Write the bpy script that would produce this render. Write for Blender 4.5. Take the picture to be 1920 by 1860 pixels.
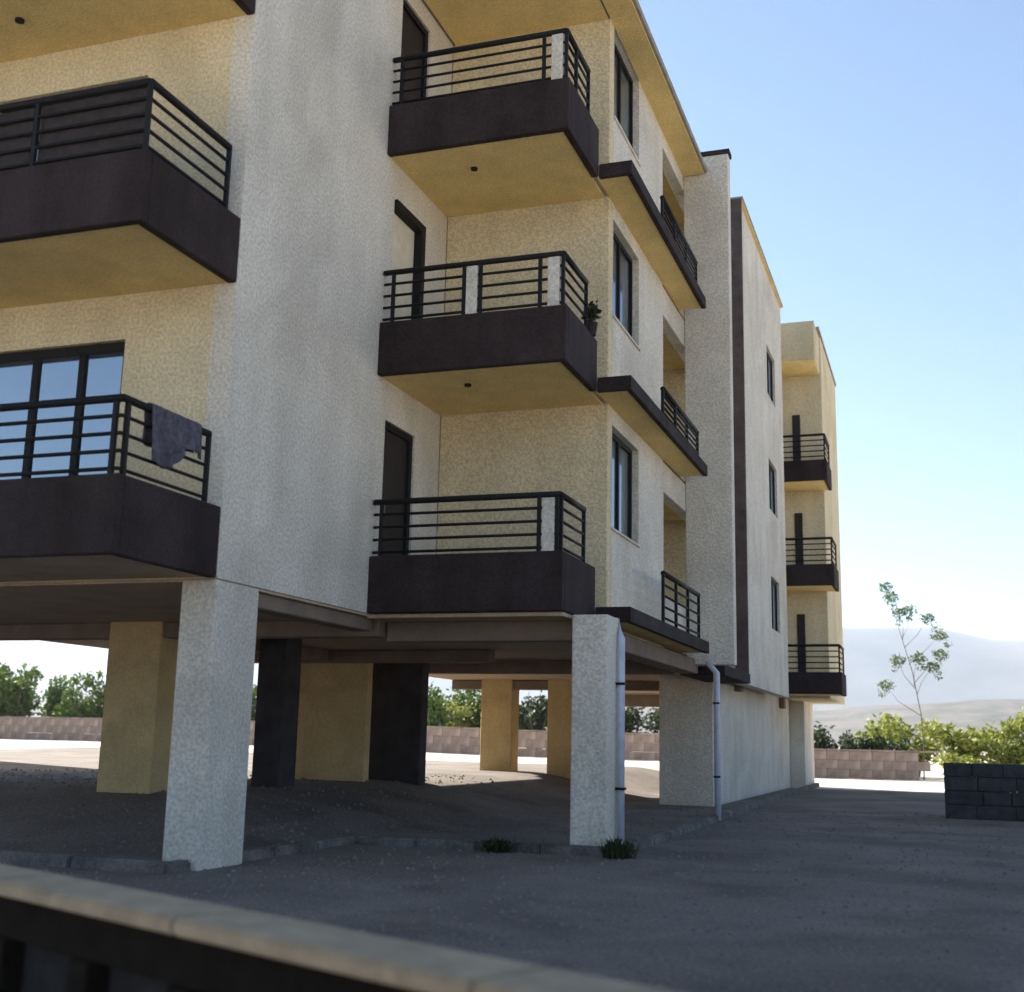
import bpy, bmesh, math, random
from mathutils import Vector, Matrix, noise

# ------------------------------------------------------------------ reset
for o in list(bpy.data.objects): bpy.data.objects.remove(o)
scene = bpy.context.scene
col = scene.collection
S = 1.15                                   # drawing unit -> metre

# ------------------------------------------------------------------ camera
F_PX, PITCH, ROLL, YAW = 2299.774, 0.196, 0.022, -0.338
CAM = Vector((6.564, -8.543, 1.245)) * S
cy, sy, cp, sp = math.cos(YAW), math.sin(YAW), math.cos(PITCH), math.sin(PITCH)
Fw = Vector((sy*cp, cy*cp, sp)); Rt = Vector((cy, -sy, 0)); Up = Rt.cross(Fw)
R2 = Rt*math.cos(ROLL) + Up*math.sin(ROLL); U2 = -Rt*math.sin(ROLL) + Up*math.cos(ROLL)
cam_data = bpy.data.cameras.new('camera'); cam = bpy.data.objects.new('camera', cam_data); col.objects.link(cam)
m = Matrix((R2, U2, -Fw)).transposed().to_4x4(); m.translation = CAM
cam.matrix_world = m
cam_data.sensor_fit = 'HORIZONTAL'; cam_data.sensor_width = 36; cam_data.lens = F_PX/1920*36
cam_data.dof.use_dof = True; cam_data.dof.focus_distance = 21.0; cam_data.dof.aperture_fstop = 1.2
cam_data.clip_start = 0.05; cam_data.clip_end = 20000
scene.camera = cam

# ------------------------------------------------------------------ sky, sun, exposure
SUN_AZ = math.radians(-60); SUN_EL = math.radians(33)
world = bpy.data.worlds.new('World'); scene.world = world; world.use_nodes = True
wn = world.node_tree.nodes; wl = world.node_tree.links
sky = wn.new('ShaderNodeTexSky'); sky.sky_type = 'NISHITA'; sky.sun_disc = False
sky.sun_elevation = SUN_EL; sky.sun_rotation = SUN_AZ
sky.air_density = 1.0; sky.dust_density = 0.0; sky.ozone_density = 3.0
bg = wn['Background']; bg.inputs['Strength'].default_value = 0.054
wl.new(sky.outputs[0], bg.inputs['Color'])
sl = bpy.data.lights.new('sun', 'SUN'); sl.energy = 5.0; sl.angle = math.radians(0.53); sl.color = (1, 0.94, 0.85)
sun = bpy.data.objects.new('sun', sl); col.objects.link(sun)
sd = Vector((math.sin(SUN_AZ)*math.cos(SUN_EL), math.cos(SUN_AZ)*math.cos(SUN_EL), math.sin(SUN_EL)))
sun.rotation_euler = sd.to_track_quat('Z', 'Y').to_euler(); sun.location = sd*60
HAZE = 1.7e-4
scene.render.engine = 'CYCLES'
vs = scene.view_settings; vs.view_transform = 'Standard'; vs.look = 'None'; vs.gamma = 1; vs.exposure = 1.85
vs.use_curve_mapping = False
scene.render.resolution_x = 1024; scene.render.resolution_y = 992

# ------------------------------------------------------------------ materials
def mat(name, c, rough=0.85, var=0.12, scale=3.0, bump=0.0, bscale=60, metallic=0, spec=0.3, streak=0.0, c2=None, speck=0.0, patch=0.0):
    M = bpy.data.materials.new(name); M.use_nodes = True
    n = M.node_tree.nodes; l = M.node_tree.links; b = n['Principled BSDF']
    b.inputs['Roughness'].default_value = rough; b.inputs['Metallic'].default_value = metallic
    b.inputs['Specular IOR Level'].default_value = spec
    tc = n.new('ShaderNodeTexCoord')
    ns = n.new('ShaderNodeTexNoise'); ns.inputs['Scale'].default_value = scale; ns.inputs['Detail'].default_value = 7
    ns.inputs['Roughness'].default_value = 0.65
    l.new(tc.outputs['Object'], ns.inputs['Vector'])
    rp = n.new('ShaderNodeValToRGB'); rp.color_ramp.elements[0].position = 0.3; rp.color_ramp.elements[1].position = 0.7
    d = c2 or tuple(x*(1-2.2*var) for x in c)
    e = tuple(min(1, x*(1+var)) for x in c)
    rp.color_ramp.elements[0].color = (*d, 1); rp.color_ramp.elements[1].color = (*e, 1)
    l.new(ns.outputs['Fac'], rp.inputs['Fac'])
    out = rp.outputs['Color']
    if streak:
        mp = n.new('ShaderNodeMapping'); mp.inputs['Scale'].default_value = (1.1, 1.1, 0.12)
        l.new(tc.outputs['Object'], mp.inputs['Vector'])
        n2 = n.new('ShaderNodeTexNoise'); n2.inputs['Scale'].default_value = 1.6; n2.inputs['Detail'].default_value = 6
        l.new(mp.outputs[0], n2.inputs['Vector'])
        r2 = n.new('ShaderNodeValToRGB'); r2.color_ramp.elements[0].position = 0.33; r2.color_ramp.elements[1].position = 0.62
        r2.color_ramp.elements[0].color = (1-streak, 1-streak*1.08, 1-streak*1.2, 1); r2.color_ramp.elements[1].color = (1, 1, 1, 1)
        l.new(n2.outputs['Fac'], r2.inputs['Fac'])
        mx = n.new('ShaderNodeMix'); mx.data_type = 'RGBA'; mx.blend_type = 'MULTIPLY'; mx.inputs['Factor'].default_value = 1
        l.new(out, mx.inputs['A']); l.new(r2.outputs['Color'], mx.inputs['B']); out = mx.outputs['Result']
    if patch:
        n5 = n.new('ShaderNodeTexNoise'); n5.inputs['Scale'].default_value = 0.45; n5.inputs['Detail'].default_value = 5; n5.inputs['Distortion'].default_value = 0.8
        l.new(tc.outputs['Object'], n5.inputs['Vector'])
        r5 = n.new('ShaderNodeValToRGB'); r5.color_ramp.elements[0].position = 0.50; r5.color_ramp.elements[1].position = 0.60
        r5.color_ramp.elements[0].color = (1, 1, 1, 1); r5.color_ramp.elements[1].color = (1-patch, 1-patch*1.05, 1-patch*1.15, 1)
        l.new(n5.outputs['Fac'], r5.inputs['Fac'])
        m5 = n.new('ShaderNodeMix'); m5.data_type = 'RGBA'; m5.blend_type = 'MULTIPLY'; m5.inputs['Factor'].default_value = 1
        l.new(out, m5.inputs['A']); l.new(r5.outputs['Color'], m5.inputs['B']); out = m5.outputs['Result']
    if speck:
        n4 = n.new('ShaderNodeTexNoise'); n4.inputs['Scale'].default_value = 26; n4.inputs['Detail'].default_value = 3
        l.new(tc.outputs['Object'], n4.inputs['Vector'])
        r4 = n.new('ShaderNodeValToRGB'); r4.color_ramp.elements[0].position = 0.36; r4.color_ramp.elements[1].position = 0.64
        r4.color_ramp.elements[0].color = (1-speck,)*3+(1,); r4.color_ramp.elements[1].color = (1, 1, 1, 1)
        l.new(n4.outputs['Fac'], r4.inputs['Fac'])
        m4 = n.new('ShaderNodeMix'); m4.data_type = 'RGBA'; m4.blend_type = 'MULTIPLY'; m4.inputs['Factor'].default_value = 1
        l.new(out, m4.inputs['A']); l.new(r4.outputs['Color'], m4.inputs['B']); out = m4.outputs['Result']
    l.new(out, b.inputs['Base Color'])
    if bump:
        n3 = n.new('ShaderNodeTexNoise'); n3.inputs['Scale'].default_value = bscale; n3.inputs['Detail'].default_value = 4
        l.new(tc.outputs['Object'], n3.inputs['Vector'])
        bp = n.new('ShaderNodeBump'); bp.inputs['Strength'].default_value = bump; bp.inputs['Distance'].default_value = 0.02
        l.new(n3.outputs['Fac'], bp.inputs['Height']); l.new(bp.outputs[0], b.inputs['Normal'])
    return M

STUCCO = mat('stucco', (0.80, 0.74, 0.63), 0.95, 0.06, 0.7, 1.0, 26, streak=0.10, speck=0.28, patch=0.10)
STUCCO_WARM  = mat('bounce_warm_stucco', (0.81, 0.69, 0.45), 0.95, 0.06, 0.7, 1.0, 26, streak=0.10, speck=0.28, patch=0.10)  # same stucco with bounced warm light put into the colour, for front-facing walls
TAN    = mat('tan_plaster', (0.62, 0.47, 0.24), 0.95, 0.1, 1.5, 0.8, 30, speck=0.15)
OCHRE_BOUNCE  = mat('ochre_bounce_plaster', (0.90, 0.68, 0.29), 0.95, 0.07, 1.5, 0.8, 30, speck=0.16)  # warm bounce onto the soffits is put into this plaster colour
FASCIA = mat('brown_paint', (0.054, 0.039, 0.038), 0.85, 0.16, 1.5, 0.6, 30, spec=0.15, streak=0.35, speck=0.3)
KERBM  = mat('dirty_kerb', (0.21, 0.19, 0.17), 0.97, 0.3, 2.0, 0.8, 25, speck=0.3)
STRIP  = mat('brown_grey_strip', (0.12, 0.09, 0.08), 0.9, 0.2, 2, 0.5, 30)
CONC   = mat('concrete', (0.34, 0.31, 0.27), 0.95, 0.14, 3, 0.5, 40, streak=0.2)
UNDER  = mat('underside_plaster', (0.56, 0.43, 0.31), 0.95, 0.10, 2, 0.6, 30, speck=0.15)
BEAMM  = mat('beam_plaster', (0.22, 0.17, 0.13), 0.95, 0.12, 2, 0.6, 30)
METAL  = mat('dark_metal', (0.014, 0.013, 0.013), 0.6, 0.2, 20, spec=0.18)
SCREEN = mat('reed_screen', (0.045, 0.036, 0.034), 0.9, 0.25, 9, 0.5, 60)
DOORM  = mat('dark_wood', (0.022, 0.017, 0.018), 0.55, 0.2, 6, 0.2, 50)
SHUT   = mat('cream_shutter', (0.70, 0.62, 0.47), 0.8, 0.08, 6)
PIPE   = mat('pipe_plastic', (0.58, 0.62, 0.70), 0.5, 0.08, 6)
DARKW  = mat('dark_wall', (0.05, 0.045, 0.05), 0.9, 0.2, 3, 0.3, 40)  # near-black tone of the undercroft column and stair core
ASPH   = mat('asphalt', (0.235, 0.198, 0.165), 0.97, 0.18, 0.5, 1.0, 18, speck=0.40, patch=0.22)
SOIL   = mat('sandy_soil', (0.60, 0.53, 0.44), 0.97, 0.10, 0.35, 0.5, 8)
GRIT   = mat('grit_stone', (0.20, 0.18, 0.16), 0.95, 0.25, 9)
PINK   = mat('pink_block', (0.36, 0.285, 0.25), 0.95, 0.22, 0.9, 0.8, 12, streak=0.25)
DSTONE = mat('dark_stone', (0.060, 0.058, 0.062), 0.95, 0.25, 3.5, 0.8, 14)
COPING = mat('coping_stone', (0.40, 0.31, 0.20), 0.9, 0.13, 5, 0.45, 60)
DBOARD = mat('dark_board', (0.014, 0.011, 0.008), 0.9, 0.2, 6, 0.3, 40, spec=0.08)
DPANEL = mat('dark_panel', (0.03, 0.029, 0.028), 0.9, 0.2, 6, 0.3, 40, spec=0.08)
BARK   = mat('bark', (0.16, 0.13, 0.10), 0.95, 0.2, 12, 0.6, 40)
CLOTH  = mat('grey_cloth', (0.11, 0.10, 0.125), 0.95, 0.3, 14, 0.4, 50)
HILLM  = mat('dry_hill', (0.17, 0.135, 0.115), 1, 0.2, 0.035, c2=(0.05, 0.06, 0.035))
MOUNT  = mat('mountain_rock', (0.17, 0.16, 0.15), 1, 0.2, 0.004)

def leaf_mat(name, a, b):
    M = bpy.data.materials.new(name); M.use_nodes = True
    n = M.node_tree.nodes; l = M.node_tree.links; p = n['Principled BSDF']
    g = n.new('ShaderNodeNewGeometry'); r = n.new('ShaderNodeValToRGB')
    r.color_ramp.elements[0].color = (*a, 1); r.color_ramp.elements[1].color = (*b, 1)
    l.new(g.outputs['Random Per Island'], r.inputs['Fac']); l.new(r.outputs[0], p.inputs['Base Color'])
    p.inputs['Roughness'].default_value = 0.6; p.inputs['Specular IOR Level'].default_value = 0.25
    t = n.new('ShaderNodeBsdfTranslucent'); l.new(r.outputs[0], t.inputs['Color'])
    mx = n.new('ShaderNodeMixShader'); mx.inputs[0].default_value = 0.3
    l.new(p.outputs[0], mx.inputs[1]); l.new(t.outputs[0], mx.inputs[2]); l.new(mx.outputs[0], n['Material Output'].inputs[0])
    return M
LEAF_G = leaf_mat('leaf_green', (0.045, 0.085, 0.015), (0.13, 0.19, 0.03))
LEAF_Y = leaf_mat('leaf_yellow_green', (0.15, 0.19, 0.03), (0.34, 0.36, 0.07))
LEAF_D = leaf_mat('leaf_dark', (0.022, 0.035, 0.014), (0.06, 0.085, 0.03))

def glass_mat(name, k):
    M = bpy.data.materials.new(name); M.use_nodes = True
    n = M.node_tree.nodes; l = M.node_tree.links; p = n['Principled BSDF']
    p.inputs['Base Color'].default_value = (0.012, 0.015, 0.02, 1); p.inputs['Roughness'].default_value = 0.3
    g = n.new('ShaderNodeBsdfGlossy'); g.inputs['Color'].default_value = (0.75, 0.88, 1, 1); g.inputs['Roughness'].default_value = 0.03
    nz = n.new('ShaderNodeTexNoise'); nz.inputs['Scale'].default_value = 1.3
    bp = n.new('ShaderNodeBump'); bp.inputs['Strength'].default_value = 0.03; l.new(nz.outputs[0], bp.inputs['Height']); l.new(bp.outputs[0], g.inputs['Normal'])
    fr = n.new('ShaderNodeFresnel'); fr.inputs[0].default_value = 1.9
    ad = n.new('ShaderNodeMath'); ad.operation = 'ADD'; ad.inputs[1].default_value = k; ad.use_clamp = True; l.new(fr.outputs[0], ad.inputs[0])
    mx = n.new('ShaderNodeMixShader'); l.new(ad.outputs[0], mx.inputs[0])
    l.new(p.outputs[0], mx.inputs[1]); l.new(g.outputs[0], mx.inputs[2]); l.new(mx.outputs[0], n['Material Output'].inputs[0])
    return M
GLASS = glass_mat('window_glass', 0.28); GLASSD = glass_mat('dim_window_glass', -0.04)

# ------------------------------------------------------------------ helpers
def link(name, me, parent=None, **kw):
    o = bpy.data.objects.new(name, me); col.objects.link(o)
    if parent: o.parent = parent
    for k, v in kw.items(): o[k] = v
    return o
def mesh_from(bm, name, material, smooth=False):
    bmesh.ops.recalc_face_normals(bm, faces=bm.faces)
    me = bpy.data.meshes.new(name); bm.to_mesh(me); bm.free(); me.materials.append(material)
    if smooth:
        for p in me.polygons: p.use_smooth = True
    return me
def add_box(bm, a, b, bev=0.0):
    a = Vector(a)*S; b = Vector(b)*S
    lo = Vector(map(min, a, b)); hi = Vector(map(max, a, b)); c = (lo+hi)/2; d = hi-lo
    r = bmesh.ops.create_cube(bm, size=1)
    for v in r['verts']: v.co = Vector((v.co.x*d.x, v.co.y*d.y, v.co.z*d.z)) + c
    if bev:
        ed = list({e for v in r['verts'] for e in v.link_edges})
        bmesh.ops.bevel(bm, geom=ed, offset=min(bev*S, min(d)*0.45), segments=1, affect='EDGES')
def box(name, a, b, material, parent, bev=0.01, **kw):
    bm = bmesh.new(); add_box(bm, a, b, bev); return link(name, mesh_from(bm, name, material), parent, **kw)
def boxes(name, lst, material, parent, bev=0.01, **kw):
    bm = bmesh.new()
    for a, b in lst: add_box(bm, a, b, bev)
    return link(name, mesh_from(bm, name, material), parent, **kw)
def add_tube(bm, pts, r, seg=8, taper=None):
    rings = []
    pts = [Vector(p)*S for p in pts]
    for i, p in enumerate(pts):
        t = (pts[min(i+1, len(pts)-1)] - pts[max(i-1, 0)]).normalized()
        x = t.orthogonal().normalized() if abs(t.z) < .9 else Vector((1, 0, 0)).cross(t).normalized()
        y = t.cross(x)
        rr = (r if taper is None else r+(taper-r)*i/(len(pts)-1))*S
        rings.append([bm.verts.new(p+(x*math.cos(6.28318*k/seg)+y*math.sin(6.28318*k/seg))*rr) for k in range(seg)])
    for a, b in zip(rings, rings[1:]):
        for k in range(seg): bm.faces.new((a[k], a[(k+1) % seg], b[(k+1) % seg], b[k]))
    bm.faces.new(rings[0][::-1]); bm.faces.new(rings[-1])
def tube(name, pts, r, material, parent, seg=8, taper=None, **kw):
    bm = bmesh.new(); add_tube(bm, pts, r, seg, taper); return link(name, mesh_from(bm, name, material, True), parent, **kw)
def wall_panel(name, axis, pos, thick, a0, a1, z0, z1, holes, material, parent):
    """a wall in the plane axis=pos, thickness towards +thick, spanning a0..a1 and z0..z1 with rectangular holes"""
    A = sorted({a0, a1, *[h[0] for h in holes], *[h[1] for h in holes]})
    Z = sorted({z0, z1, *[h[2] for h in holes], *[h[3] for h in holes]})
    bm = bmesh.new(); f = {}
    def inside(i, k):
        if not (0 <= i < len(A)-1 and 0 <= k < len(Z)-1): return False
        ca, cz = (A[i]+A[i+1])/2, (Z[k]+Z[k+1])/2
        return not any(h[0] < ca < h[1] and h[2] < cz < h[3] for h in holes)
    def P(a, z, t):
        q = (pos+t, a, z) if axis == 'u' else (a, pos+t, z)
        key = tuple(round(x, 4) for x in q)
        if key not in f: f[key] = bm.verts.new(Vector(q)*S)
        return f[key]
    for i in range(len(A)-1):
        for k in range(len(Z)-1):
            if not inside(i, k): continue
            a, b, c, d = A[i], A[i+1], Z[k], Z[k+1]
            for t in (0, thick): bm.faces.new((P(a, c, t), P(b, c, t), P(b, d, t), P(a, d, t)))
            if not inside(i-1, k): bm.faces.new((P(a, c, 0), P(a, d, 0), P(a, d, thick), P(a, c, thick)))
            if not inside(i+1, k): bm.faces.new((P(b, c, 0), P(b, d, 0), P(b, d, thick), P(b, c, thick)))
            if not inside(i, k-1): bm.faces.new((P(a, c, 0), P(b, c, 0), P(b, c, thick), P(a, c, thick)))
            if not inside(i, k+1): bm.faces.new((P(a, d, 0), P(b, d, 0), P(b, d, thick), P(a, d, thick)))
    return link(name, mesh_from(bm, name, material), parent)
def sstep(x): x = max(0, min(1, x)); return x*x*(3-2*x)
def ground_z(u, v):
    return 0.5*sstep((v-2)/4)*sstep((0.2-u)/3) + 0.22*sstep((-u-8)/15)*sstep((v-15)/20)

# ------------------------------------------------------------------ ground, yard, hills
def axis_lines(lo, hi, near_lo, near_hi, step):
    r = [near_lo + i*step for i in range(int((near_hi-near_lo)/step)+1)]
    g = step
    while r[-1] < hi: g *= 1.6; r.append(min(hi, r[-1]+g))
    g = step
    while r[0] > lo: g *= 1.6; r.insert(0, max(lo, r[0]-g))
    return r
def sheet(name, us, vs_, dz, material, zf=ground_z):
    bm = bmesh.new(); V = [[bm.verts.new((u*S, v*S, (zf(u, v)+dz)*S)) for v in vs_] for u in us]
    for i in range(len(us)-1):
        for j in range(len(vs_)-1): bm.faces.new((V[i][j], V[i+1][j], V[i+1][j+1], V[i][j+1]))
    return link(name, mesh_from(bm, name, material, True), None, kind='structure')
def rng(a, b, n): return [a+(b-a)*i/n for i in range(n+1)]
sheet('ground', axis_lines(-6000, 6000, -60, 40, 2.0), axis_lines(-6000, 6000, -30, 80, 2.0), -0.03, SOIL, lambda u, v: ground_z(u, v)-(0.3 if -20.5 < u < 14.5 and -10 < v < 28.5 else 0))
sheet('yard', rng(-22, 16, 76), rng(-11.5, 30, 83), 0.0, ASPH)

def hill(name, dist, half, height, seed, material, depth, base_u=0, cap=None):
    bm = bmesh.new(); n = 120; mrows = 14; V = []
    for i in range(n+1):
        x = base_u - half + 2*half*i/n; row = []
        h = height*(0.72+0.42*noise.noise((x/half*2.3+seed, seed, 0))+0.16*noise.noise((x/half*9+seed, 2, 0))+0.06*noise.noise((x/half*30, seed, 4)))
        h = min(h, cap+0.12*(h-cap)) if cap else h
        for j in range(mrows+1):
            t = j/mrows; s = math.sin(t*math.pi)**1.3
            z = h*s*(1+0.22*noise.noise((x/half*14, t*5, seed)))-2
            row.append(bm.verts.new((x, dist+depth*(t-0.5), z)))
        V.append(row)
    for i in range(n):
        for j in range(mrows): bm.faces.new((V[i][j], V[i+1][j], V[i+1][j+1], V[i][j+1]))
    o = link(name, mesh_from(bm, name, material, True), None, kind='structure'); return o
hill('hill', 1300, 1900, 62, 3.1, HILLM, 700)
hill('mountain', 3600, 4200, 680, 7.7, MOUNT, 1700, cap=330)

# ------------------------------------------------------------------ the building
Z1, H = 2.712, 3.0
GU0 = 2.66
ZL = [Z1, Z1+H, Z1+2*H]
FA, RL = 0.696, 1.373
ZR = 11.5
B = bpy.data.objects.new('apartment_building', None); col.objects.link(B)
B['label'] = 'cream stucco apartment building on columns with dark brown balconies and stepped wings'
B['category'] = 'apartment building'

def railing(par, path, zb, bars=4, posts=None, top=RL, bot=FA+0.05):
    """open railing along a plan polyline: handrail, horizontal bars, posts, all sub-parts of the balcony"""
    for (a, b) in zip(path, path[1:]):
        d = Vector((b[0]-a[0], b[1]-a[1])).normalized()*0.0
        tube('handrail', [(a[0], a[1], zb+top), (b[0], b[1], zb+top)], 0.038, METAL, par, 8)
        for k in range(bars):
            z = zb+bot+(top-bot)*k/bars
            tube('rail_bar', [(a[0], a[1], z), (b[0], b[1], z)], 0.018, METAL, par, 6)
    for (pu, pv) in posts or path:
        box('post', (pu-0.022, pv-0.022, zb+min(FA-0.28, bot-0.11)), (pu+0.022, pv+0.022, zb+top), METAL, par, 0.004)

def balcony(u0, u1, v0, v1, zb, right=True, left=False, fa=FA, vside=None, mat_s=OCHRE_BOUNCE):
    """dark upstand around a slab; the ochre soffit is a sub-part; returns the upstand mesh"""
    th = 0.1; vs1 = vside or v1
    L = [((u0, v0, zb), (u1, v0+th, zb+fa))]
    if right: L.append(((u1-th, v0+th+0.001, zb), (u1, vs1, zb+fa)))
    if left: L.append(((u0, v0+th+0.001, zb), (u0+th, v1, zb+fa)))
    o = boxes('balcony', L, FASCIA, B, 0.012)
    box('soffit', (u0+(th if left else 0), v0+th+0.002, zb+0.012), (u1-(th+0.002 if right else 0), v1, zb+0.2), mat_s, o, 0.0)
    return o

# --- left wing: front wall, side wall with the balcony doors
WV, LW = 1.606, -7.5
LWH = []
for k, zb in enumerate(ZL): LWH.append((-3.3, -1.29, zb+0.3, zb+2.52))
wall_panel('wall', 'v', WV, 0.25, LW, -0.251, Z1, 12.6, LWH, STUCCO_WARM, B)
DOORS = [(5.2, 6.15, zb+0.3, zb+2.5) for zb in ZL]
wall_panel('wall', 'u', 0.0, -0.25, WV, 7.0, Z1, 12.6, DOORS, STUCCO, B)
box('wall', (LW, WV+0.252, Z1), (LW+0.25, 14, 12.6), STUCCO, B)
box('wall', (LW+0.25, 13.8, Z1), (-0.26, 14, 12.6), STUCCO, B)
box('roof_slab', (LW-0.4, -0.3, 12.6), (0.25, 14.2, 12.85), CONC, B)

def window(axis, pos, a0, a1, z0, z1, mull, out, parent=B, fr=0.055, top=0.07, transom=None, rec=0.10, gl=None):
    """frame mesh with panes as sub-parts; out is +1/-1: where the outside lies along the axis"""
    p0, p1 = pos-out*rec, pos-out*(rec+0.07)
    def bx(a, b, c, d): return ((p0, a, c), (p1, b, d)) if axis == 'u' else ((a, p0, c), (b, p1, d))
    L = [bx(a0, a1, z1-top, z1), bx(a0, a1, z0, z0+fr), bx(a0, a0+fr, z0+fr, z1-top), bx(a1-fr, a1, z0+fr, z1-top)]
    for mm in mull: L.append(bx(mm-fr*0.7, mm+fr*0.7, z0+fr, z1-top))
    f = boxes('window', L, METAL, parent, 0.004)
    ed = [a0+fr] + [x for mm in mull for x in (mm-fr*0.7, mm+fr*0.7)] + [a1-fr]
    q0, q1 = pos-out*(rec+0.03), pos-out*(rec+0.045)
    for a, b in zip(ed[::2], ed[1::2]):
        box('pane', *(((q0, a, z0+fr), (q1, b, z1-top)) if axis == 'u' else ((a, q0, z0+fr), (b, q1, z1-top))), gl or GLASS, f, 0)
    return f

for k, zb in enumerate(ZL):
    window('v', WV, -3.3, -1.29, zb+0.3, zb+2.52, [-2.46, -1.86], -1, fr=0.06, top=0.1, rec=0.06)
    # doors in the side wall opening on the middle balcony
    a0, a1, z0, z1 = DOORS[k]
    L = [((-0.03, a0, z0), (-0.12, a0+0.07, z1)), ((-0.03, a1-0.09, z0), (-0.12, a1, z1)), ((-0.03, a0+0.07, z1-0.09), (-0.12, a1-0.09, z1))]
    if k == 1: L = [((0.05, a1-0.13, z0), (-0.12, a1, z1)), ((0.05, a0, z1-0.12), (-0.12, a1-0.13, z1))]
    d = boxes('door_frame', L, METAL, B, 0.005)
    box('door_leaf', (-0.07, a0+0.07, z0), (-0.11, a1-0.09, z1-0.09), SHUT if k == 1 else DOORM, d, 0.004)
    if k != 1:
        box('door_handle', (-0.03, a0+0.14, z0+1.0), (-0.07, a0+0.17, z0+1.14), CONC, d, 0.003)

# left balconies
for k, zb in enumerate(ZL):
    o = balcony(-5.2, 0.0, 0.0, WV-0.002, zb, True, True, mat_s=OCHRE_BOUNCE if k else UNDER)
    box('floor', (-5.1, 0.11, zb+0.201), (-0.11, WV-0.003, zb+0.26), CONC, o, 0)
    posts = [(-5.1, 0.05), (-3.9, 0.05), (-2.7, 0.05), (-1.5, 0.05), (-0.12, 0.05), (-0.05, 0.12), (-0.05, 1.38)] if k != 1 else [(-5.1, 0.05), (-2.6, 0.05), (-1.3, 0.05), (-0.05, 0.05), (-0.05, 1.38)]
    railing(o, [(-5.15, 0.05), (-0.05, 0.05), (-0.05, 1.38)], zb, 4, posts)
    if k == 1:
        for i in range(4):
            box('screen_panel', (-1.28+0.0-1.31*i, 0.075, zb+FA+0.03), (-0.06-1.31*i, 0.092, zb+RL-0.035), SCREEN, o, 0.003)
    bm = bmesh.new(); add_tube(bm, [(-2.5, 0.95, zb+0.012), (-2.5, 0.95, zb-0.015)], 0.05, 12)
    link('ceiling_lamp', mesh_from(bm, 'ceiling_lamp', METAL), o)

# --- middle part: recessed wall, side wall with windows
UB, V2, V3, VM, UC, UD, V5 = 2.475, 4.904, 7.0, 6.333, 2.45, 2.934, 11.8
box('wall', (0.001, V3, Z1), (UC, V3+0.2, ZR), STUCCO_WARM, B, 0.012)
WH = [(7.22, 8.78, zb+1.36, zb+2.78) for zb in ZL]
wall_panel('wall', 'u', UC, -0.2, V3+0.202, 10.5, Z1, ZR, WH, STUCCO, B)
for k, (a0, a1, z0, z1) in enumerate(WH):
    window('u', UC, a0, a1, z0, z1, [(a0+a1)/2], 1, fr=0.05, rec=0.1, gl=GLASSD)
    box('window_sill', (UC-0.1, a0-0.03, z0-0.04), (UC+0.03, a1+0.03, z0-0.004), STUCCO, B, 0.006)
for k, zb in enumerate(ZL):
    o = balcony(0.0, UB, V2, V3-0.002, zb, True, False, vside=VM, mat_s=OCHRE_BOUNCE if k else UNDER)
    box('floor', (0.002, V2+0.11, zb+0.201), (UB-0.11, V3-0.003, zb+0.26), CONC, o, 0)
    e = 0.06
    if k == 0: posts = [(0.12, V2+e), (2.16, V2+e), (UB-e-0.03, V2+e), (UB-e, V2+e+0.06), (UB-e, VM-0.35)]
    elif k == 1: posts = [(0.15, V2+e), (1.12, V2+e), (1.34, V2+e), (2.12, V2+e), (UB-e, V2+e), (UB-e, VM-0.35)]
    else: posts = [(0.15, V2+e), (2.12, V2+e), (UB-e, V2+e), (UB-e, V2+0.5), (UB-e, VM-0.35)]
    railing(o, [(0.02, V2+e), (UB-e, V2+e), (UB-e, VM-0.35)], zb, 4, posts)
    for pu in ((2.28,), (1.23, 2.3), (2.3,))[k]:
        box('pale_post', (pu-0.075, V2+0.03, zb+FA-0.1), (pu+0.075, V2+0.11, zb+RL-0.04), STUCCO, o, 0.006)
    bm = bmesh.new(); add_tube(bm, [(0.95, 5.62, zb+0.012), (0.95, 5.62, zb-0.018)], 0.045, 12)
    link('ceiling_lamp', mesh_from(bm, 'ceiling_lamp', METAL), o)
    # side slab running along the flank with its thin dark edge
    s = boxes('side_slab', [((UB+0.001, VM, zb), (UD, VM+0.08, zb+0.19)), ((UD-0.08, VM+0.081, zb), (UD, V5, zb+0.19))], FASCIA, B, 0.008)
    box('soffit', (UC+0.001, VM+0.082, zb+0.012), (UD-0.082, V5, zb+0.17), OCHRE_BOUNCE, s, 0)
    # recessed flank balcony
    box('lintel', (UC-0.2, 10.502, zb+2.5), (UC, 14.2, zb+H-0.01 if k < 2 else ZR), STUCCO, B, 0.008)
    box('floor', (1.3, 10.51, zb+0.02), (UC-0.001, 14.2, zb+0.17), UNDER, s, 0)
    box('parapet', (UC-0.15, 10.503, zb+0.171), (UC-0.002, 14.2, zb+0.8), STUCCO, s, 0.008)
    box('ceiling', (1.3, 10.7, zb+2.7), (UC-0.201, 14.2, zb+2.8), OCHRE_BOUNCE, s, 0)
    railing(s, [(UD-0.06, 8.5), (UD-0.06, 11.2)], zb, 4, [(UD-0.06, 8.5), (UD-0.06, 9.4), (UD-0.06, 10.3), (UD-0.06, 11.2)], top=0.9 if k == 0 else 0.62, bot=0.27)
box('wall', (1.1, 10.3, Z1), (1.3, 14.2, ZR), STUCCO_WARM, B)
box('wall', (1.301, 10.505, Z1), (UC-0.201, 10.69, ZR), STUCCO, B)
box('wall', (1.0, 14.201, Z1), (UC, 14.4, ZR), STUCCO_WARM, B)

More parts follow.
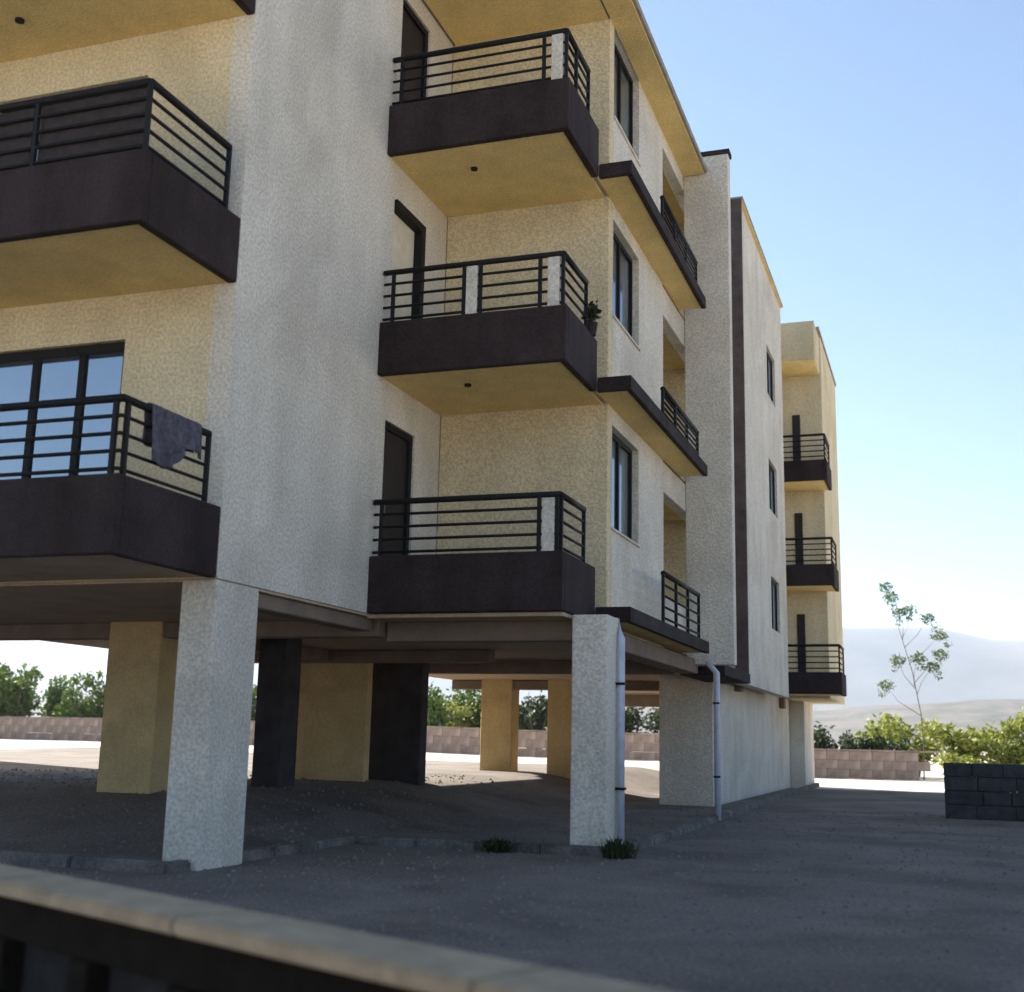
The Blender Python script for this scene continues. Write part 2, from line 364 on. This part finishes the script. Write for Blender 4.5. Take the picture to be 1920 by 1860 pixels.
# roof over the middle part: same zigzag outline
r = boxes('roof_slab', [((0.001, V2, ZR), (UB, VM, ZR+0.1)), ((0.001, VM+0.001, ZR), (UD-0.04, 12.28, ZR+0.1)), ((0.001, 12.281, ZR), (UC, 14.4, ZR+0.1))], CONC, B, 0.01)
box('soffit', (0.05, V2+0.06, ZR-0.02), (UB-0.06, V3, ZR-0.002), OCHRE_BOUNCE, r, 0)
box('soffit', (UC+0.001, VM+0.06, ZR-0.02), (UD-0.09, 12.27, ZR-0.002), OCHRE_BOUNCE, r, 0)

# fin wall beside the recess
box('fin_wall', (UC+0.002, 12.3, 2.56), (3.27, 12.55, 11.84), STUCCO, B, 0.012)
box('fin_cap', (UC-0.02, 12.28, 11.842), (3.30, 12.57, 11.93), FASCIA, B, 0.008)
box('slab_edge', (1.9, 14.45, 2.5), (2.75, 17.65, 2.70), FASCIA, B, 0.01)

# --- rear block with its dark strip, slit windows, end block with loggias
box('wall', (0.8, 14.41, Z1), (1.0, 17.69, 13.0), STUCCO, B)
box('rear_wall', (-5, 7.3, Z1+0.01), (0.79, 21.9, 11.45), STUCCO, B)
box('rear_wall', (-3, 21.91, Z1+0.01), (GU0-0.3, 33.3, 13.3), STUCCO, B)
box('rear_wall', (0.8, 17.95, Z1+0.02), (GU0-0.3, 21.905, 13.3), STUCCO, B)
GU, GV = 2.66, 17.7
box('wall', (0.8, GV, 2.6), (GU-0.25, GV+0.2, 13.4), STUCCO, B, 0.01)
box('brown_strip', (2.44, GV-0.06, 2.66), (2.72, GV-0.001, 13.42), STRIP, B, 0.01)
SL = [(22.0, 23.6, zb+1.35, zb+2.65) for zb in ZL]
wall_panel('wall', 'u', GU, -0.25, GV+0.0, 25.2, 2.5, 13.4, SL, STUCCO, B)
for (a0, a1, z0, z1) in SL: window('u', GU, a0, a1, z0, z1, [(a0+a1)/2], 1, rec=0.06, gl=GLASSD)
r = box('roof_slab', (0.8, GV-0.05, 13.41), (GU+0.09, 25.1, 13.47), CONC, B, 0.01)
box('soffit', (GU+0.002, GV+0.0, 13.385), (GU+0.075, 25.05, 13.405), OCHRE_BOUNCE, r, 0)
HV = 28.0
box('wall', (2.2, HV, 2.6), (3.5, 33.5, 13.42), STUCCO_WARM, B, 0.012)
box('roof_cap', (2.2, HV-0.75, 13.43), (3.54, 33.56, 13.50), CONC, B, 0.01)
box('wall', (2.22, 26.45, 12.25), (3.46, HV-0.002, 13.425), STUCCO_WARM, B, 0.012)
box('soffit', (2.24, 26.47, 12.22), (3.44, HV-0.003, 12.248), OCHRE_BOUNCE, B, 0)
for k, zb in enumerate(ZL):
    o = balcony(2.22, 3.72+0.12*(2-k), 26.4, HV-0.003, zb-0.06, True, True, fa=0.6)
    railing(o, [(2.3, 26.45), (3.66+0.12*(2-k), 26.45), (3.66+0.12*(2-k), HV-0.1)], zb-0.1, 4, None)
    d = box('door_leaf', (2.62, HV-0.04, zb+0.25), (2.85, HV-0.002, zb+2.3), DOORM, B, 0.004)

# --- underside: soffit slabs and beams
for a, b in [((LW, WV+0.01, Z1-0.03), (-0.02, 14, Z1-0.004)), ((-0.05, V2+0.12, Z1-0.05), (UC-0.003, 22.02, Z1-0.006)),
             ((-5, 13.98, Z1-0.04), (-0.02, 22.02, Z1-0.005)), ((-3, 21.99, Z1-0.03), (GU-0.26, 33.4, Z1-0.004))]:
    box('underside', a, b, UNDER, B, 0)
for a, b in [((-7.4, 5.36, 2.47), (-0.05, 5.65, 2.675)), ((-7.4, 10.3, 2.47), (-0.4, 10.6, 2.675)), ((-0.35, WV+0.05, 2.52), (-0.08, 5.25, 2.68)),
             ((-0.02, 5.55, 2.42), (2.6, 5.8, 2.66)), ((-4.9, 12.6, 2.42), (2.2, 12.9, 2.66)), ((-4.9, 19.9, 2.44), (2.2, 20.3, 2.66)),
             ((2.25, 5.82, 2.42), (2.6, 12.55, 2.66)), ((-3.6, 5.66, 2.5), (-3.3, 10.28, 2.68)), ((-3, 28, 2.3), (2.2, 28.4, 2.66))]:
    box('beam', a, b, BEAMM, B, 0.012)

# --- ground floor columns and walls
def column(a, b, c, d, material=STUCCO, top=2.69, name='column'):
    z = min(ground_z(u, v) for u in (a, b) for v in (c, d))-0.1
    return box(name, (a, c, z), (b, d, top), material, B, 0.015)
column(-0.37, 0.03, 1.58, 2.36)
column(2.51, 2.94, 5.2, 5.72)
column(-4.0, -3.18, 5.3, 5.75, TAN)
column(-5.4, -4.9, 9.0, 9.5, TAN)
column(-3.0, -2.55, 7.5, 8.0, DARKW)
column(-4.30, -2.72, 10.65, 10.85, TAN, name='ground_floor_wall')
column(-3.15, -2.12, 11.6, 11.9, DARKW, name='stair_core')
column(-4.1, -3.3, 19.85, 20.4, TAN)
column(-2.4, -1.75, 19.85, 20.4, TAN)
column(0.92, 2.05, 17.1, 17.3, STUCCO, name='ground_floor_wall')
box('ground_floor_wall', (1.85, 17.302, -0.1), (2.05, 33.1, 2.69), STUCCO, B)
column(2.051, 2.5, 30.5, 33.2, STUCCO, name='ground_floor_wall')
tube('downpipe', [(3.0, 5.62, 0.02), (3.0, 5.62, 2.45), (2.9, 5.75, 2.68)], 0.04, PIPE, B, 10)
tube('downpipe', [(2.98, 12.2, 0.02), (2.98, 12.2, 2.42), (2.8, 12.35, 2.6)], 0.055, PIPE, B, 10)
for (u, v) in ((3.0, 5.62), (2.98, 12.2)):
    for z in (0.7, 1.9): box('pipe_clip', (u-0.06, v-0.055, z), (u+0.05, v+0.055, z+0.03), METAL, B, 0.004)

# --- kerb of the plinth round the building
kerb = []
def kerb_run(p, q, n):
    for i in range(n):
        t0, t1 = i/n, (i+1)/n
        a = Vector(p).lerp(Vector(q), t0); b = Vector(p).lerp(Vector(q), t1)
        d = (b-a).normalized(); w = Vector((-d.y, d.x))*0.07; g = d*0.006
        kerb.append((a+g, b-g, w))
kerb_run((-0.12, 1.2), (-0.12, 5.0), 4); kerb_run((-0.05, 5.07), (2.98, 5.07), 4); kerb_run((3.05, 5.0), (2.85, 16.0), 11); kerb_run((2.85, 16.0), (2.6, 33), 12); kerb_run((-7.4, 1.27), (-0.05, 1.27), 7)
kr = bpy.data.objects.new('kerb', None); col.objects.link(kr); kr['kind'] = 'structure'
rk = random.Random(4)
for a, b, w in kerb:
    bm = bmesh.new(); h = 0.10+rk.uniform(-.012, .012)
    vs8 = [bm.verts.new(Vector((p.x, p.y, z))*S) for z in (-0.05, h) for p in (a-w, b-w, b+w, a+w)]
    for f in ((0, 1, 2, 3), (4, 5, 6, 7), (0, 1, 5, 4), (1, 2, 6, 5), (2, 3, 7, 6), (3, 0, 4, 7)): bm.faces.new([vs8[i] for i in f])
    bmesh.ops.bevel(bm, geom=bm.edges[:], offset=0.025, segments=2, affect='EDGES')
    link('kerb_stone', mesh_from(bm, 'kerb_stone', KERBM), kr)

# ------------------------------------------------------------------ things on the balconies
def cloth():
    bm = bmesh.new(); zb = ZL[0]; nu, nv = 44, 26; V = []
    for i in range(nu+1):
        t = i/nu; v = 0.40+0.78*t; row = []
        drop = 0.50-0.20*sstep((t-0.35)/0.4)+0.03*math.sin(t*7)
        back = 0.30+0.05*math.sin(t*5)
        for j in range(nv+1):
            s = j/nv
            if s < 0.35: q = 1-s/0.35; x = -0.09-0.02*q; z = zb+RL+0.02-back*q; k = q
            elif s < 0.5:
                a = math.pi*(1-(s-0.35)/0.15); x = -0.05+0.055*math.cos(a); z = zb+RL+0.02+0.035*math.sin(a); k = 0.12
            else: q = (s-0.5)/0.5; x = 0.005+0.03*q; z = zb+RL+0.02-drop*q; k = 0.15+q
            fold = 0.026*math.sin(v*31+1.1*math.sin(v*9))+0.012*math.sin(v*57+2)
            x += fold*k*(1 if s > 0.42 else -1); vv = v+0.02*k*math.cos(v*31)
            row.append(bm.verts.new(Vector((x, vv, z))*S))
        V.append(row)
    for i in range(nu):
        for j in range(nv): bm.faces.new((V[i][j], V[i+1][j], V[i+1][j+1], V[i][j+1]))
    o = link('blanket', mesh_from(bm, 'blanket', CLOTH, True), None, label='dark grey blanket hung in folds over the side rail of the lower balcony', category='blanket')
    md = o.modifiers.new('thick', 'SOLIDIFY'); md.thickness = 0.012
cloth()

def leaf_cloud(bm, centres, n, size, rnd, flat=0.6):
    """n leaf-shaped quads spread through the given clumps [(centre, radii)]; positions in metres"""
    wts = [c[1][0]*c[1][1]*c[1][2] for c in centres]
    for (c, r), k in [(centres[i], 1) for i in rnd.choices(range(len(centres)), wts, k=n)]:
        while True:
            p = Vector((rnd.uniform(-1, 1), rnd.uniform(-1, 1), rnd.uniform(-1, 1)))
            if p.length <= 1: break
        p *= (0.55+0.45*rnd.random()) / max(0.35, p.length) * p.length**0.6
        p = Vector((p.x*r[0], p.y*r[1], p.z*r[2])) + Vector(c)
        d = Vector((rnd.gauss(0, 1), rnd.gauss(0, 1), rnd.gauss(0.2, flat))).normalized()
        w = d.orthogonal().normalized(); w.rotate(Matrix.Rotation(rnd.uniform(0, 6.28), 3, d))
        s = size*rnd.uniform(0.6, 1.3)
        a = bm.verts.new(p); b = bm.verts.new(p+d*s*0.5+w*s*0.28); e = bm.verts.new(p+d*s); f = bm.verts.new(p+d*s*0.5-w*s*0.28)
        bm.faces.new((a, b, e, f))
def leaf_mesh(name, centres, n, size, material, seed):
    bm = bmesh.new(); leaf_cloud(bm, centres, n, size, random.Random(seed))
    me = bpy.data.meshes.new(name); bm.to_mesh(me); bm.free(); me.materials.append(material); return me
def thing(name, label, cat, loc, group=None):
    o = bpy.data.objects.new(name, None); col.objects.link(o); o.location = loc; o['label'] = label; o['category'] = cat
    if group: o['group'] = group
    return o

# potted plant on the corner of the second balcony
pp = thing('potted_plant', 'small dark potted plant standing on the upstand of the middle balcony', 'plant', Vector((UB-0.03, VM-0.2, ZL[1]+FA))*S)
bm = bmesh.new()
bmesh.ops.create_cone(bm, cap_ends=True, segments=14, radius1=0.07, radius2=0.1, depth=0.2, matrix=Matrix.Translation((0, 0, 0.1)))
link('pot', mesh_from(bm, 'pot', FASCIA), pp)
link('foliage', leaf_mesh('foliage', [((0, 0, 0.32), (0.12, 0.15, 0.13)), ((0.05, -0.06, 0.42), (0.08, 0.08, 0.08))], 170, 0.09, LEAF_D, 5), pp)
bm = bmesh.new(); add_tube(bm, [Vector(p)/S for p in ((0, 0, 0.18), (0.01, 0, 0.3), (0.03, -0.03, 0.42))], 0.012, 6, 0.006); link('stem', mesh_from(bm, 'stem', BARK), pp)

# ------------------------------------------------------------------ weeds by the column
def weed(u, v, h, n, label, seed, rad=0.2):
    rnd = random.Random(seed); bm = bmesh.new()
    t = thing('weed_tuft', label, 'weed', Vector((u, v, ground_z(u, v)))*S)
    for i in range(n):
        a = rnd.uniform(0, 6.28); r0 = rnd.uniform(0, rad); b = Vector((math.cos(a)*r0, math.sin(a)*r0, 0))
        lean = Vector((math.cos(a), math.sin(a), 0))*rnd.uniform(0.02, 0.2)+Vector((rnd.uniform(-.05, .05), rnd.uniform(-.05, .05), 0))
        hh = h*rnd.uniform(0.4, 1.1); w = Vector((-math.sin(a), math.cos(a), 0))*0.012
        p = [b, b+lean*0.4+Vector((0, 0, hh*0.6)), b+lean+Vector((0, 0, hh))]
        q = [bm.verts.new(x) for x in (p[0]-w, p[0]+w, p[1]+w, p[1]-w)]; bm.faces.new(q)
        e = bm.verts.new(p[2]); bm.faces.new((q[3], q[2], e))
    me = bpy.data.meshes.new('blades'); bm.to_mesh(me); bm.free(); me.materials.append(LEAF_D); link('blades', me, t)
    link('leaves', leaf_mesh('leaves', [((0, 0, h*0.4), (rad, rad, h*0.45))], n*2, 0.07, LEAF_D, seed+9), t)
weed(3.12, 5.05, 0.26, 110, 'dark weed tuft at the foot of the corner column by the white pipe', 21, 0.24)
weed(1.75, 4.95, 0.2, 80, 'low weed tuft growing against the kerb under the middle balcony', 22, 0.22)

# ------------------------------------------------------------------ loose grit on the yard
bm = bmesh.new(); rg = random.Random(17)
vv, ff = [], []
for i in range(14000):
    d = 3.5+22*rg.random()**1.5; a = YAW+rg.uniform(-0.5, 0.5)
    u = CAM.x/S+math.sin(a)*d; v = CAM.y/S+math.cos(a)*d
    r = rg.uniform(0.006, 0.017)*(1+0.05*d)*rg.choice((0.7, 1, 1, 1.5)); b = Vector((u, v, ground_z(u, v)))*S
    n0 = len(vv); th = rg.uniform(0, 6.28)
    for k in range(4): vv.append(b+Vector((math.cos(th+k*1.571)*r*rg.uniform(.7, 1.3), math.sin(th+k*1.571)*r*rg.uniform(.7, 1.3), -0.003)))
    vv.append(b+Vector((rg.uniform(-.3, .3)*r, rg.uniform(-.3, .3)*r, r*rg.uniform(0.5, 1.0))))
    for k in range(4): ff.append((n0+k, n0+(k+1) % 4, n0+4))
bm.free()
me = bpy.data.meshes.new('grit'); me.from_pydata(vv, [], ff); me.materials.append(GRIT)
link('grit', me, None, kind='stuff')

# ------------------------------------------------------------------ added front wall with pale coping, standing in for a page border strip
p0, p1 = Vector((2.17, -3.47)), Vector((5.86, -5.13)); dr = (p1-p0).normalized(); pn = Vector((dr.y, -dr.x)).normalized()
if pn.dot(Vector((CAM.x, CAM.y))/S-p0) < 0: pn = -pn
fw = thing('page_border_wall', 'added low dark board wall with pale coping standing in for a page border strip', 'wall', Vector((p0.x, p0.y, 0))*S)
def obox(name, s0, s1, t0, t1, z0, z1, material, bev=0.008):
    bm = bmesh.new(); vv = []
    for z in (z0, z1):
        for s, t in ((s0, t0), (s1, t0), (s1, t1), (s0, t1)):
            q = dr*s+pn*t; vv.append(bm.verts.new(Vector((q.x, q.y, z))*S))
    for f in ((0, 1, 2, 3), (4, 5, 6, 7), (0, 1, 5, 4), (1, 2, 6, 5), (2, 3, 7, 6), (3, 0, 4, 7)): bm.faces.new([vv[i] for i in f])
    bmesh.ops.bevel(bm, geom=bm.edges[:], offset=bev, segments=2, affect='EDGES')
    return link(name, mesh_from(bm, name, material), fw)
for i in range(5): obox('coping_stone', -2.4+1.5*i+0.003, -0.9+1.5*i-0.003, 0, 0.33, 0.54, 0.60, COPING, 0.012)
obox('beam', -2.4, 5.1, 0.06, 0.27, 0.36, 0.538, DBOARD)
for i in range(11):
    s = -2.3+0.72*i
    obox('post', s, s+0.16, 0.05, 0.29, 0.0, 0.358, DBOARD)
    if i < 10: obox('panel', s+0.165, s+0.715, 0.12, 0.2, 0.02, 0.357, DPANEL)

# ------------------------------------------------------------------ boundary walls behind and right
pw = thing('perimeter_wall', 'low pinkish block wall beyond the sunlit ground behind the building', 'wall', Vector((0, 44.5, 0))*S)
rw = random.Random(11)
def block_row(root, u0, u1, v0, th, h, courses, bw, material):
    base = bpy.data.meshes.new('x'); bpy.data.meshes.remove(base)
    n = int((u1-u0)/bw)
    bm = bmesh.new(); add_box(bm, (0.005, 0, 0.003), (bw-0.005, th, h/courses-0.003), 0.008); me = mesh_from(bm, 'block', material)
    for c in range(courses):
        for i in range(n):
            u = u0+bw*i+(bw/2 if c % 2 else 0)
            o = link('block', me, root); o.location = Vector((u, rw.uniform(-.015, .015), ground_z(u, v0)-0.02+c*h/courses))*S
block_row(pw, -44, 6.0, 44.5, 0.3, 1.1, 3, 0.9, PINK)
for i in range(56):
    u = -44+0.9*i
    if u < 6: box('coping', (u+0.005, -0.04, ground_z(u, 44.5)+1.085), (u+0.895, 0.34, ground_z(u, 44.5)+1.15), PINK, pw, 0.01)
dw = thing('stone_wall', 'low dark grey stone wall on the right side of the yard', 'wall', Vector((6.5, 16, 0))*S)
bmS = []
for c in range(4):
    x = 0.0; 
    while x < 6.4:
        w = rw.uniform(0.35, 0.7); jit = rw.uniform(-.015, .015)
        b = box('stone', (x+0.003, jit, c*0.25+0.002), (min(x+w, 6.5)-0.003, 0.4+jit, (c+1)*0.25-0.002), DSTONE, dw, 0.014)
        x += w

# ------------------------------------------------------------------ shrubs and tree
def shrub_proto(seed, material, n):
    rnd = random.Random(seed); cl = []
    for i in range(11):
        a = rnd.uniform(0, 6.28); r = rnd.uniform(0, 0.85)
        cl.append(((math.cos(a)*r, math.sin(a)*r*0.8, rnd.uniform(0.35, 1.6)), (rnd.uniform(.3, .55),)*2+(rnd.uniform(.28, .5),)))
    crown = leaf_mesh('crown', cl, n, 0.17, material, seed)
    bm = bmesh.new()
    for k in range(4):
        a = k*1.6+seed; add_tube(bm, [Vector(p)/S for p in ((0, 0, -0.15), (math.cos(a)*.15, math.sin(a)*.15, .5), (math.cos(a)*.4, math.sin(a)*.4, 1.2))], 0.04, 6, 0.015)
    return crown, mesh_from(bm, 'stem', BARK)
PG = [shrub_proto(31+i, LEAF_G, 1500) for i in range(3)]
PY = [shrub_proto(41+i, LEAF_Y, 1500) for i in range(2)]
PD = [shrub_proto(51+i, LEAF_D, 1500) for i in range(2)]
rs = random.Random(9)
def shrub(protos, u, v, sx, sz, label, group):
    t = thing('shrub', label, 'shrub', Vector((u, v, ground_z(u, v)))*S, group)
    c, s = rs.choice(protos); t.rotation_euler.z = rs.uniform(0, 6.28); t.scale = (sx, sx, sz)
    link('crown', c, t); link('stem', s, t)
for i in range(24):
    shrub(PG, -54+1.7*i+rs.uniform(-.5, .5), 48+rs.uniform(-1.2, 2.5), rs.uniform(1.7, 2.3), rs.uniform(1.8, 2.6), 'bright green leafy shrub behind the pinkish wall seen past the left columns', 'shrubs behind the wall to the left')
for i in range(9):
    shrub(PD if i % 3 else PY, -15.5+2.0*i, 47.5+rs.uniform(-.6, 1.5), rs.uniform(1.4, 1.9), rs.uniform(1.5, 2.0), 'dark leafy shrub behind the pinkish wall seen under the building' if i % 3 else 'yellow-green shrub among dark ones seen under the building', 'shrubs behind the wall under the building' if i % 3 else 'yellow-green shrubs under the building')
for i in range(4):
    shrub(PD, 1.4+1.0*i, 46.4+rs.uniform(0, .5), 0.95, rs.uniform(1.05, 1.35), 'dark low shrub just behind the pinkish wall by the end of the building', 'dark shrubs behind the wall')
for i in range(9):
    shrub(PY, 4.0+1.6*i+rs.uniform(-.3, .3), 50+rs.uniform(-1, 3), rs.uniform(1.5, 2.0), rs.uniform(1.5, 2.1), 'yellow-green sunlit shrub behind the pinkish wall beside the building', 'yellow-green shrubs beside the building')
for i in range(5):
    shrub(PY, 7.2+1.5*i, 40-3.2*i+rs.uniform(-1, 1), rs.uniform(0.8, 1.1), rs.uniform(0.6, 0.9), 'low yellow-green shrub behind the dark grey wall', 'shrubs behind the dark wall')

for i in range(5):
    shrub(PY, 7.3+1.25*i, 17.2+rs.uniform(-.2, .4), rs.uniform(0.45, 0.6), rs.uniform(0.62, 0.8), 'yellow-green bush spilling over the top of the dark stone wall', 'bushes over the dark stone wall')
for i in range(2):
    shrub(PD, 8.75+0.9*i, 16.9, 0.5, 1.35+0.15*i, ('tall dark bush rising behind the dark stone wall', 'tallest dark bush behind the dark stone wall')[i], None)
tr = thing('sapling', 'thin young tree with sparse leaf clumps behind the pinkish wall', 'tree', Vector((4.75, 46, 0))*S)
k = 46.0/38*1.0
tips = [(-0.35, 8.0), (0.15, 6.9), (0.6, 7.0), (1.75, 5.9), (1.75, 5.1), (0.05, 4.9), (0.85, 5.0), (1.4, 4.6), (-0.45, 3.8), (1.3, 6.6), (-0.1, 7.5)]
bm = bmesh.new(); add_tube(bm, [(0.9, 0, -0.1), (0.95, 0, 1.2), (0.9, 0.05, 2.6), (0.62, 0, 4.4), (0.2, 0.1, 6.0), (-0.15, 0, 7.4)], 0.03, 8, 0.008)
trunk = link('trunk', mesh_from(bm, 'trunk', BARK, True), tr)
cl = []
for i, (dx, z) in enumerate(tips):
    dy = rs.uniform(-0.6, 0.6)
    bm = bmesh.new(); zz = max(1.8, z-1.2); add_tube(bm, [(0.9-0.75*sstep((zz-2)/5), 0, zz), ((0.5+dx)/2, dy/2, (zz+z)/2-0.05), (dx, dy, z)], 0.016, 5, 0.005)
    link('branch', mesh_from(bm, 'branch', BARK), trunk)
    cl.append((Vector((dx, dy, z))*S, (0.46, 0.4, 0.32)))
    cl.append((Vector((dx+rs.uniform(-.3, .4), dy, z-0.35))*S, (0.22, 0.2, 0.25)))
link('crown', leaf_mesh('crown', cl, 2600, 0.125, LEAF_G, 77), tr)

# ------------------------------------------------------------------ unseen block added at the left rear to shade the ground behind the columns
nb = thing('shade_block', 'tall unseen block added left of the yard to shade the ground', 'apartment building', Vector((-24, 8, 0))*S)
box('wall', (-8, -12, 0.0), (5.4, 9.6, 15), STUCCO, nb, 0.02); box('roof', (-8.3, -12.3, 15.01), (5.5, 9.7, 15.3), FASCIA, nb, 0.02)
for zz in (3.7, 6.7, 9.7, 12.7):
    for q in (-6.5, -2.5, 1.5, 5.5): box('window', (5.402, q, zz), (5.45, q+1.4, zz+1.3), GLASS, nb, 0.004)

# ------------------------------------------------------------------ haze
hz = bpy.data.materials.new('haze'); hz.use_nodes = True
hn = hz.node_tree.nodes; hn.remove(hn['Principled BSDF'])
pv = hn.new('ShaderNodeVolumePrincipled'); pv.inputs['Color'].default_value = (0.72, 0.84, 1, 1); pv.inputs['Density'].default_value = HAZE; pv.inputs['Anisotropy'].default_value = 0.3
hz.node_tree.links.new(pv.outputs[0], hn['Material Output'].inputs['Volume'])
bm = bmesh.new(); bmesh.ops.create_cube(bm, size=1)
for v in bm.verts: v.co = Vector((v.co.x*15000, v.co.y*15000, -6+(v.co.z+0.5)*500))
link('haze', mesh_from(bm, 'haze', hz), None, kind='stuff')
